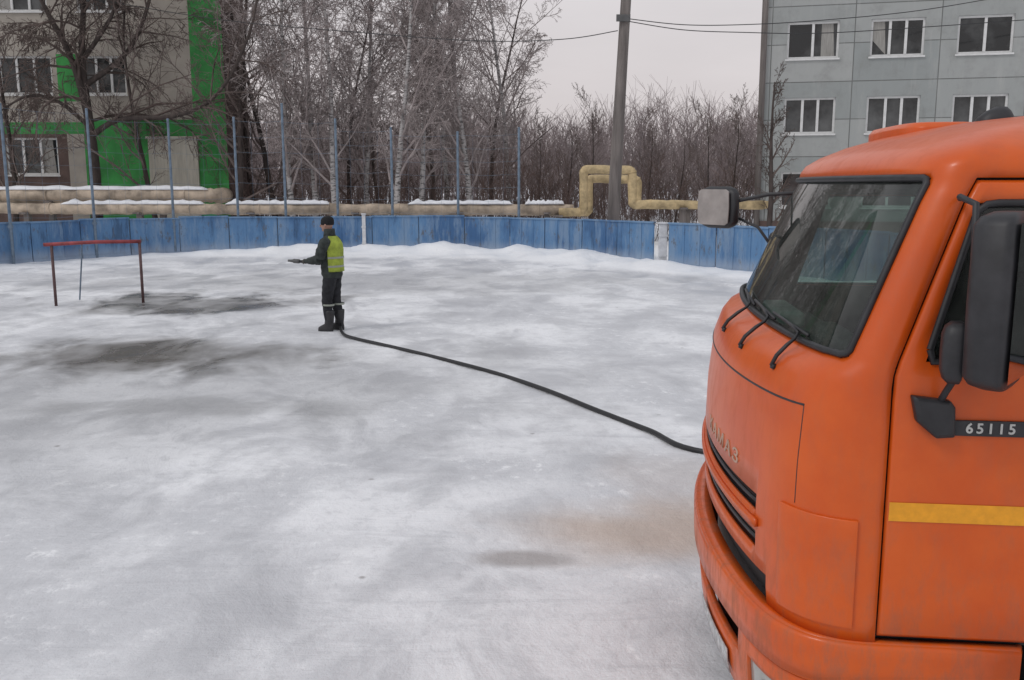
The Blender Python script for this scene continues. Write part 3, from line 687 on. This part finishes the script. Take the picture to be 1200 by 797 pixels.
for i in range(len(zz)-1):
    zc=(zz[i]+zz[i+1])/2
    for j in range(n-1):
        tt=9 if j<3 or j>n-5 else (bt[j-3]+bt[j-2])/2
        if .56<zc<.672 and abs(tt)<.62: continue
        if .44<zc<.60 and .72<abs(tt)<.92: continue
        fs.append((i*n+j,i*n+j+1,(i+1)*n+j+1,(i+1)*n+j))
m.add(vs,fs); bm_=fixn(m.build('bumper',M['orange'],truck,True)); es=bm_.modifiers.new('e','EDGE_SPLIT'); es.split_angle=R(38); s=bm_.modifiers.new('s','SOLIDIFY'); s.thickness=.03; s.offset=-1
m=MB(); rr_=[]
for z in (.36,.92,.985):
    rr_.append([Vector((.43*Q_(t*.97)*.86-.03,t*(HW-.06),z)) for t in lin(-1,1,24)])
m.loft(rr_,cap=False,closed=False); m.build('inner_valance',M['black'],truck,True)
m=MB(); m.box(-.50,0,-HW+.03,HW-.03,.80,.850); m.build('bumper_shelf',M['black'],truck)
for sg in (1,-1):
    hl=patch([sg*x for x in lin(.722,.918,8)],[.445,.5,.55,.598],-.012,'headlight',M['lamp'],truck,.01,fn=bfr)
    m=MB(); c=bfr(sg*.82,.52,-.008); m.tube([c,c+Vector((.012,sg*.008,0))],[.045,.04],20); m.build('reflector',M['rim'],hl,True)
patch(lin(.10,.52,8),[.395,.45,.505],.012,'number_plate',M['plate'],truck,.006,fn=bfr)
def door(sg):
    cols=lambda z:[e_(z)-.036,e_(z)-.05,wc_(z),min(-.5,e_(z)-.16),-.70,-.88,-.95,-.964]
    zl=[.876,.89,1.0,1.2,1.3,1.45,1.6,1.7,1.78,ZW,2.0,2.15,2.34,2.40,2.412]
    m=MB(); vs=[]
    for z in zl:
        for k,s_ in enumerate(cols(z)):
            edge=(k in (0,7)) or z in (.876,2.412)
            vs.append(sd(s_,z,sg,-.006 if edge else .006))
    n=8; fs=[]
    for i in range(len(zl)-1):
        for j in range(n-1):
            zc=(zl[i]+zl[i+1])/2
            if ZW<zc<2.34 and 2<=j<5: continue
            fs.append((i*n+j,i*n+j+1,(i+1)*n+j+1,(i+1)*n+j))
    m.add(vs,fs); d=fixn(m.build('door',M['orange'],truck,True)); s=d.modifiers.new('s','SOLIDIFY'); s.thickness=.02; s.offset=-1
    def wp(z,q,off): a=wc_(z); return sd(a+(-.88-a)*q,z,sg,off)
    m=MB(); m.add([wp(ZW,0,-.012),wp(2.34,0,-.012),wp(2.34,1,-.012),wp(ZW,1,-.012)],[(0,1,2,3)]); w=fixn(m.build('side_window',M['glass'],d))
    path=[wp(z,0,.004) for z in (1.87,2.0,2.2,2.31)]+[wp(2.335,.04,.004)]+[wp(2.34,q,.004) for q in (.1,.5,.96)]+[wp(z,1,.004) for z in (2.3,1.9)]+[wp(ZW,q,.004) for q in (.96,.5,.03)]
    path.append(path[0]); m=MB(); m.tube(path,.013,6,cap=False); m.build('seal',M['black'],w,True)
    m=MB(); y0=HW+.007
    m.add([(-.045,sg*(y0+.002),1.292),(-.95,sg*(y0+.002),1.292),(-.95,sg*(y0+.002),1.357),(-.045,sg*(y0+.002),1.357)],[(0,1,2,3)]); fixn(m.build('reflective_stripe',M['yellow'],d))
    m=MB(); m.box(-.46,-.225,min(sg*y0,sg*(y0+.012)),max(sg*y0,sg*(y0+.012)),1.592,1.644); bs=bevel(m.build('badge_strip',M['black'],d),.004)
    m=MB(); pr=[(-.085,1.725),(-.205,1.712),(-.222,1.69),(-.228,1.59),(-.17,1.585),(-.105,1.64)]
    m.loft([[(x,sg*(y0-.002),z) for x,z in pr],[(x,sg*(y0+.03),z) for x,z in pr],[(-.16+(x+.16)*.8,sg*(y0+.04),1.66+(z-1.66)*.8) for x,z in pr]]); bevel(fixn(m.build('mirror_mount',M['black'],d)),.006)
    f=(lambda c: Vector((-.340-c.x,sg*(y0+.0125+c.z),1.618+c.y))) if sg>0 else (lambda c: Vector((-.340+c.x,sg*(y0+.0125+c.z),1.618+c.y)))
    text_mesh('65115',.047,M['letter'],f,bs,'model_number',.0010,1.4)
    m=MB(); m.tube([(-.80,sg*(y0),1.55),(-.80,sg*(y0+.04),1.55),(-.90,sg*(y0+.04),1.55),(-.90,sg*y0,1.55)],.013,8); m.build('handle',M['black'],d,True)
    return d
dn=door(1); df=door(-1)
def mirror_house(cx,cy,z0,z1,wy,th,rotz,name,mt):
    rings_=[]; n=20
    for z,f in ((z0,.55),(z0+.015,.85),(z0+.04,1),((z0+z1)/2,1.03),(z1-.04,1),(z1-.015,.85),(z1,.55)):
        ring=[]
        for j in range(n):
            a=2*PI*j/n; x=math.copysign(abs(math.cos(a))**.6,math.cos(a))*th*.5*(1 if math.cos(a)>0 else .35)*f; y=math.copysign(abs(math.sin(a))**.5,math.sin(a))*wy*.5*f
            p=Matrix.Rotation(rotz,3,'Z')@Vector((x,y,0)); ring.append((cx+p.x,cy+p.y,z))
        rings_.append(ring)
    m=MB(); m.loft(rings_); o=fixn(m.build(name,mt,truck,True))
    Rm=Matrix.Rotation(rotz,3,'Z'); q=[Vector((cx,cy,0))+Rm@Vector((-th*.5*.35-.004,y,0)) for y in (-wy*.42,wy*.42)]
    m=MB(); m.add([(q[0].x,q[0].y,z0+.03),(q[1].x,q[1].y,z0+.03),(q[1].x,q[1].y,z1-.03),(q[0].x,q[0].y,z1-.03)],[(0,1,2,3)]); m.build('mirror_glass',M['mirror'],o)
    return o
mirror_house(-.30,HW+.18,1.79,2.32,.28,.20,R(-34),'wing_mirror',M['black'])
mirror_house(-.185,HW+.12,1.79,1.98,.11,.10,R(-14),'wing_mirror',M['black'])
m=MB()
m.tube([(-.22,HW-.06,2.355),(-.18,HW+.05,2.36),(-.20,HW+.13,2.34),(-.205,HW+.14,2.15),(-.205,HW+.13,1.95),(-.195,HW+.11,1.82),(-.18,HW+.05,1.74),(-.17,HW+.02,1.69)],.011,8)
m.tube([(-.205,HW+.14,2.2),(-.28,HW+.18,2.2)],.01,6); m.tube([(-.205,HW+.14,1.95),(-.28,HW+.18,1.95)],.01,6)
m.build('mirror_arm',M['black'],truck,True)
o=mirror_house(.26,-HW-.20,2.14,2.385,.30,.09,R(38),'kerb_mirror',M['black'])
Rm=Matrix.Rotation(R(38),3,'Z'); m=MB(); rr=[]
for (yy,z) in ((-.125,2.175),(-.10,2.16),(.10,2.16),(.125,2.175),(.13,2.26),(.125,2.355),(.10,2.368),(-.10,2.368),(-.125,2.355),(-.13,2.26)):
    p=Rm@Vector((.052,yy,0)); rr.append((.26+p.x,-HW-.20+p.y,z))
m.loft([rr,[(x+.006*math.cos(R(38)),y+.006*math.sin(R(38)),z) for x,y,z in rr]])
fixn(m.build('face_plate',M['mirrback'],o))
m=MB(); m.tube([(-.22,-HW+.08,2.35),(.0,-HW-.05,2.34),(.18,-HW-.10,2.30),(.24,-HW-.18,2.28)],.011,8); m.tube([(-.05,-HW+.02,2.0),(.05,-HW-.08,2.15),(.2,-HW-.14,2.22)],.009,8); m.build('mirror_arm',M['black'],truck,True)
mirror_house(-.10,-HW-.22,1.85,2.12,.18,.10,R(12),'wing_mirror',M['black'])
# wipers
for k,y in enumerate((HW-.37,HW-.80,HW-1.25)):
    t=y/HW
    m=MB(); p0=fr(t,1.735,.0); m.tube([p0,fr(t,1.735,.014)],[.012,.010],10)
    m.tube([fr(t,1.735,.014),fr(t+.004,1.765,.022),fr(t+.004,1.79,.030),fr(t,1.825,.030),fr(t-.015,1.850,.022)],[.0075,.008,.008,.006,.006],6)
    t2=t-.15
    m.tube([fr(t-.015,1.850,.022),fr((t+t2)/2,1.860,.022),fr(t2,1.868,.022)],[.006,.006,.005],6)
    w=m.build('wiper',M['black'],truck,True)
    m=MB(); m.tube([fr(t2+.20,1.856,.014),fr(t2,1.866,.014),fr(t2-.20,1.873,.014)],.007,5); m.build('wiper_blade',M['black'],w,True)
# roof hatch, antenna
def rr2(cx,cy,a,b,z,n=28,p=.45): return [(cx+a*math.copysign(abs(math.cos(2*PI*j/n))**p,math.cos(2*PI*j/n)),cy+b*math.copysign(abs(math.sin(2*PI*j/n))**p,math.sin(2*PI*j/n)),z) for j in range(n)]
m=MB(); m.loft([rr2(-.50,-.22,.17,.38,2.50),rr2(-.50,-.22,.17,.38,2.635),rr2(-.50,-.22,.155,.36,2.655),rr2(-.50,-.22,.13,.33,2.658),rr2(-.50,-.22,.11,.30,2.648)]); bevel(fixn(m.build('roof_hatch',M['orange'],truck,True)),.004)
m=MB(); m.loft([rr2(-.61,.34,.075,.055,2.56,16,.8),rr2(-.61,.34,.07,.05,2.655,16,.8),rr2(-.62,.34,.045,.03,2.685,16,.8),rr2(-.63,.34,.02,.012,2.70,16,.8)]); m.build('antenna_base',M['black'],truck,True)
# interior
m=MB(); m.box(-.10,.10,-1.05,1.05,1.40,1.76); m.box(-.22,-.10,-1.02,1.02,1.45,1.70); m.box(-.05,.06,.35,.85,1.76,1.84); bevel(m.build('dashboard',M['dash'],truck),.03,3)
for y,mt in ((.62,M['seat2']),(-.55,M['seat'])):
    m=MB(); m.box(-1.15,-.65,y-.26,y+.26,1.25,1.42); m.box(-1.28,-1.14,y-.26,y+.26,1.43,2.02); m.box(-1.26,-1.16,y-.14,y+.14,2.05,2.27); bevel(m.build('seat',mt,truck),.04,3)
m=MB(); m.box(.02,.14,-.45,.05,1.762,1.83); bevel(m.build('dash_papers',M['seat'],truck),.02,3)
m=MB(); c=Vector((-.38,.62,1.80)); ax=Vector((-.55,0,.83)).normalized(); u=Vector((0,1,0)); v=ax.cross(u)
m.tube([c+(u*math.cos(2*PI*j/28)+v*math.sin(2*PI*j/28))*.23 for j in range(29)],.014,8,cap=False); m.tube([c-ax*.25-Vector((-.1,0,0)),c],.03,8); m.tube([c-u*.22,c+u*.22],.015,6); m.build('steering_wheel',M['black'],truck,True)
# chassis, wheels, tank
m=MB()
for y in (.42,-.42): m.box(-7.6,.15,y-.05,y+.05,.62,.86)
for x in (-1.0,-2.2,-3.6,-5,-7.5): m.box(x-.06,x+.06,-.37,.37,.66,.80)
m.build('chassis',M['steel'],truck)
for x in (-1.08,-4.9,-6.25):
    for sg in (1,-1):
        w=MB(); yc=sg*(HW-.18); w.lathe([(-.14,.36),(-.14,.47),(-.11,.505),(0,.515),(.11,.505),(.14,.47),(.14,.36)],n=32,c=(x,yc,.515)); t=fixn(w.build('wheel',M['rubber'],truck,True))
        w=MB(); w.lathe([(-.10,.35),(sg*.02,.33),(sg*.04,.16),(sg*.12,.12),(sg*.13,.02)],n=24,c=(x,yc,.515)); fixn(w.build('rim',M['rim'],t,True))
m=MB(); pts=[(1.05,0),(0.98,.35),(.7,.62),(0,.72),(-.7,.62),(-.98,.35),(-1.05,0),(-.98,-.35),(-.7,-.58),(0,-.66),(.7,-.58),(.98,-.35)]
m.loft([[(-2.15,y*.9,1.85+z*.9) for y,z in pts]]+[[(x,y,1.85+z) for y,z in pts] for x in (-2.25,-4,-6,-7.4)]+[[(-7.5,y*.9,1.85+z*.9) for y,z in pts]]); fixn(m.build('tank',M['tankm'],truck,True))
for x in (-2.9,-4.6,-6.6):
    m=MB(); m.box(x-.1,x+.1,-.7,.7,.88,1.35); m.build('tank_cradle',M['steel'],truck)
# ---------------- person
pp=gp(391,388.5); PB=R(14)
person=empty('person',(pp.x,pp.y,.02),PI-PB,'person in black cap and yellow vest standing on the ice holding the hose','person')
mb=MB()
def lofte(rs,n=18): mb.loft([[(cx+a*math.cos(2*PI*j/n),cy+b*math.sin(2*PI*j/n),z) for j in range(n)] for cx,cy,z,a,b in rs])
lofte([(-.01,0,.86,.14,.17),(-.01,0,.92,.165,.20),(0,0,1.02,.170,.205),(.01,0,1.12,.165,.20),(.01,0,1.22,.170,.205),(.015,0,1.33,.175,.22),(.01,0,1.43,.158,.225),(.01,0,1.50,.120,.19),(.015,0,1.55,.088,.115),(.03,0,1.62,.062,.064)])
lofte([(.03,0,1.56,.062,.062),(.05,0,1.63,.068,.062),(.065,0,1.66,.085,.066),(.06,0,1.72,.10,.076),(.055,0,1.78,.10,.078),(.05,0,1.82,.08,.065),(.05,0,1.845,.04,.03)])
mb.tube([(.15,0,1.745),(.168,0,1.715),(.178,0,1.70),(.15,0,1.69)],[.010,.014,.017,.012],8)
mb.tube([(.135,-.022,1.665),(.143,0,1.664),(.135,.022,1.665)],[.010,.013,.010],8); mb.ell((.12,0,1.635),(.03,.03,.02))
for sg in (1,-1): mb.ell((.05,sg*.083,1.72),(.022,.012,.032))
LEGX=((1,.04),(-1,-.05))
for sg,fx in LEGX:
    mb.tube([(-.01,sg*.085,.93),(.01+fx*.3,sg*.090,.72),(.03+fx*.8,sg*.095,.50),(-.0+fx,sg*.10,.28),(-.02+fx,sg*.10,.10)],[.118,.104,.086,.076,.060],14)
def arm(pts,rad): mb.tube(pts,rad,14)
hd=Vector((.47,.09,.03)).normalized()
hL=Vector((.43,.06,1.125)); hR=Vector((.23,.02,1.11))
arm([(.0,.16,1.47),(.01,.22,1.44),(.05,.26,1.32),(.08,.27,1.19)],[.084,.098,.088,.078]); arm([(.08,.27,1.19),(.23,.20,1.16),tuple(hL+Vector((-.07,.045,.02)))],[.080,.068,.050])
arm([(.0,-.16,1.47),(.01,-.22,1.44),(.0,-.25,1.31),(.0,-.25,1.17)],[.084,.094,.082,.072]); arm([(.0,-.25,1.17),(.10,-.14,1.13),tuple(hR+Vector((-.03,-.06,.02)))],[.072,.062,.048])
def hand(c,outw,wr):
    n=Vector(outw); n=(n-hd*n.dot(hd)).normalized(); b=hd.cross(n)
    mb.ell(tuple(c+n*.042),(.045,.028,.045),14,10); mb.tube([wr,c+n*.045],[.034,.036],12)
    for i,l in enumerate((.9,1.0,.96,.8)):
        p=c+hd*((i-1.5)*.021)
        mb.tube([p+(n*math.cos((k/5)*R(225)*l)+b*math.sin((k/5)*R(225)*l))*.037 for k in range(6)],[.0115,.011,.0105,.010,.0095,.008],8)
    pts=[c+hd*.035+(n*math.cos(ph)+b*math.sin(ph))*.037 for ph in (0,R(-50),R(-95),R(-125))]; mb.tube([c+n*.04]+pts,[.014,.014,.013,.012,.010],8)
hand(hL,(0,1,.3),hL+Vector((-.07,.045,.02))); hand(hR,(0,-1,.4),hR+Vector((-.03,-.06,.02)))
body=mb.build('body',[M['jacket']],person,True)
rm=body.modifiers.new('r','REMESH'); rm.mode='VOXEL'; rm.voxel_size=.0085; rm.use_smooth_shade=True
sm_=body.modifiers.new('sm','SMOOTH'); sm_.factor=.5; sm_.iterations=3
dg=bpy.context.evaluated_depsgraph_get(); me=bpy.data.meshes.new_from_object(body.evaluated_get(dg)); body.modifiers.clear(); body.data=me
nv=len(me.vertices); co_=[0.0]*(nv*3); me.vertices.foreach_get('co',co_); no_=[0.0]*(nv*3); me.vertices.foreach_get('normal',no_)
for i in range(nv):   # cloth folds
    x,y,z=co_[3*i:3*i+3]
    if .35<z<1.5:
        w_=.012*wob(x+y,z*1.6,9,3)
        for k in range(3): co_[3*i+k]+=no_[3*i+k]*w_
me.vertices.foreach_set('co',co_); me.update()
me.materials.clear()
for k in ('jacket','trousers','skin','glove'): me.materials.append(M[k])
idx=[]
for p in me.polygons:
    c=p.center
    if c.z>1.60: i=2
    elif min((c-hL).length,(c-hR).length)<.075: i=3
    elif c.z<.88 and abs(c.x)<.25: i=1
    else: i=0
    idx.append(i)
me.polygons.foreach_set('material_index',idx); me.polygons.foreach_set('use_smooth',[True]*len(idx)); me.update()
def ringp(cx,cy,z,a,b,n=28,ph0=0,ph1=2*PI): return [(cx+a*math.cos(ph0+(ph1-ph0)*j/n),cy+b*math.sin(ph0+(ph1-ph0)*j/n),z) for j in range(n)]
A0,A1=R(104),R(256)
def vr(cx,z,a,b): return [(x+.008*wob(i*.4,z*6,1,2),y,z_) for i,(x,y,z_) in enumerate(ringp(cx,0,z,a,b,28,A0,A1))]
m=MB(); m.loft([vr(0,.98,.192,.222),vr(0,1.02,.192,.224),vr(.005,1.08,.188,.222),vr(.01,1.2,.190,.224),vr(.012,1.33,.196,.240),vr(.01,1.42,.180,.232),vr(.01,1.48,.148,.192),vr(.01,1.525,.118,.142),vr(.015,1.545,.10,.118)],cap=False,closed=False)
v_=m.build('vest',M['vest'],person,True); s=v_.modifiers.new('s','SOLIDIFY'); s.thickness=.008; s.offset=1
for z,a,b in ((1.05,.194,.230),(1.19,.196,.232)):
    m=MB(); m.loft([vr(.004,z,a+.006,b+.006),vr(.006,z+.032,a+.006,b+.006)],cap=False,closed=False); m.build('reflective_strip',M['refl'],v_,True)
m=MB(); m.loft([ringp(.05,0,1.725,.106,.087),ringp(.05,0,1.755,.112,.092),ringp(.048,0,1.80,.110,.090),ringp(.045,0,1.84,.09,.075),ringp(.04,0,1.862,.05,.045),ringp(.04,0,1.87,.012,.012)]); m.build('knit_cap',M['hat'],person,True)
m=MB(); m.loft([ringp(.02,0,1.54,.10,.11),ringp(.02,0,1.59,.094,.094),ringp(.022,0,1.665,.088,.084)],cap=False); c_=m.build('collar',M['jacket'],person,True); c_.modifiers.new('s','SOLIDIFY').thickness=.012
for sg in (1,-1):
    m=MB(); m.ell((.152,sg*.032,1.718),(.008,.011,.006),10,6); m.build('eye',M['hat'],person,True)
for sg,fx in LEGX:
    cx=-.02+fx; cy=sg*.10
    m=MB(); m.loft([ringp(cx,cy,.34,.078,.074),ringp(cx,cy,.32,.084,.079),ringp(cx,cy,.2,.074,.070),ringp(cx+.01,cy,.12,.075,.062),ringp(cx+.04,cy+.01*sg,.09,.105,.052),ringp(cx+.06,cy+.015*sg,.06,.13,.052),ringp(cx+.065,cy+.015*sg,.025,.135,.053),ringp(cx+.065,cy+.015*sg,-.02,.133,.051)]); m.build('boot',M['black'],person,True)
    m=MB(); m.loft([ringp(cx+.008,cy,.42,.094,.090),ringp(cx+.008,cy,.45,.095,.091)],cap=False); m.build('shin_strip',M['refl'],person,True)
# ---------------- hose
Mx=Matrix.Translation(Vector((pp.x,pp.y,.02)))@Matrix.Rotation(PI-PB,4,'Z')
loc=[hL+hd*.14,hL+hd*.07,hL,hR,hR-hd*.05,Vector((.14,-.13,1.02)),Vector((.06,-.24,.85)),Vector((.04,-.26,.45)),Vector((.0,-.25,.10))]
wp=[Mx@p for p in loc]
for px,py in [(402,391),(418,397),(440,402),(475,410),(520,421),(580,437),(640,457),(700,481),(760,504),(828,530)]: wp.append(gp(px,py,.045))
wp+=[Vector((3.2,7.6,.045)),Vector((5.2,6.4,.045)),Vector((7.2,5.4,.2)),Vector((8.2,5.2,.8))]
Q=[];n=len(wp)
for i in range(n-1):
    p0=wp[max(i-1,0)];p1=wp[i];p2=wp[i+1];p3=wp[min(i+2,n-1)]
    for k in range(8):
        t=k/8; Q.append(.5*((2*p1)+(-p0+p2)*t+(2*p0-5*p1+4*p2-p3)*t*t+(-p0+3*p1-3*p2+p3)*t**3))
Q.append(wp[-1]); m=MB(); m.tube(Q,.025,10); hs=tag(m.build('water_hose',M['hose'],smooth=True),'black rubber hose snaking over the ice from the worker to the truck','hose')
m=MB(); A=wp[0]; D=(wp[0]-wp[1]).normalized(); m.tube([A-D*.04,A-D*.01,A+D*.02,A+D*.05,A+D*.08,A+D*.15],[.034,.036,.034,.036,.024,.018],12); m.build('nozzle',M['steel'],hs,True)
# ---------------- world, sun, camera
w=bpy.data.worlds.new('World'); S.world=w; w.use_nodes=True; nt=w.node_tree; bg=nt.nodes['Background']; bg.inputs[1].default_value=.1
sk=N(nt,'ShaderNodeTexSky'); sk.sky_type='NISHITA'; sk.sun_disc=False; sk.sun_elevation=R(49); sk.sun_rotation=R(-122); sk.air_density=1.5; sk.dust_density=4
hs_=N(nt,'ShaderNodeHueSaturation'); hs_.inputs['Saturation'].default_value=.25; L(nt,sk.outputs[0],hs_.inputs['Color'])
tc=N(nt,'ShaderNodeTexCoord'); sx=N(nt,'ShaderNodeSeparateXYZ'); L(nt,tc.outputs['Generated'],sx.inputs[0])
nz=N(nt,'ShaderNodeTexNoise'); nz.inputs['Scale'].default_value=2.5; nz.inputs['Detail'].default_value=5; mpn=N(nt,'ShaderNodeMapping'); mpn.inputs['Scale'].default_value=(1,1,3.5); L(nt,tc.outputs['Generated'],mpn.inputs[0]); L(nt,mpn.outputs[0],nz.inputs['Vector'])
cr=N(nt,'ShaderNodeValToRGB'); cr.color_ramp.elements[0].position=.0; cr.color_ramp.elements[0].color=(7.6,6.95,6.95,1); cr.color_ramp.elements[1].position=.5; cr.color_ramp.elements[1].color=(6.7,6.85,7.3,1)
L(nt,sx.outputs['Z'],cr.inputs[0])
mr=N(nt,'ShaderNodeMapRange'); mr.inputs['From Min'].default_value=.3; mr.inputs['From Max'].default_value=.7; mr.inputs['To Min'].default_value=.92; mr.inputs['To Max'].default_value=1.06; L(nt,nz.outputs['Fac'],mr.inputs['Value'])
mu=N(nt,'ShaderNodeVectorMath',operation='MULTIPLY'); L(nt,cr.outputs[0],mu.inputs[0]); L(nt,mr.outputs[0],mu.inputs[1])
mx=N(nt,'ShaderNodeMix',data_type='RGBA'); mx.inputs['Factor'].default_value=.9; L(nt,hs_.outputs[0],mx.inputs['A']); L(nt,mu.outputs[0],mx.inputs['B']); L(nt,mx.outputs['Result'],bg.inputs[0])
sl=bpy.data.lights.new('sun','SUN'); sl.energy=.7; sl.angle=R(14); sl.color=(1,.97,.94); so=bpy.data.objects.new('sun',sl); COL.objects.link(so)
dv=Vector((-.55,-.35,.75)); so.rotation_euler=dv.to_track_quat('Z','Y').to_euler()
cam=bpy.data.cameras.new('camera'); co=bpy.data.objects.new('camera',cam); COL.objects.link(co); co.location=(0,0,H); co.rotation_euler=(PI/2-TH,0,0)
cam.lens=F/1200*36; cam.sensor_width=36; cam.clip_end=2000; cam.clip_start=.05; S.camera=co
S.view_settings.view_transform='Standard'; S.view_settings.look='None'; S.view_settings.exposure=0
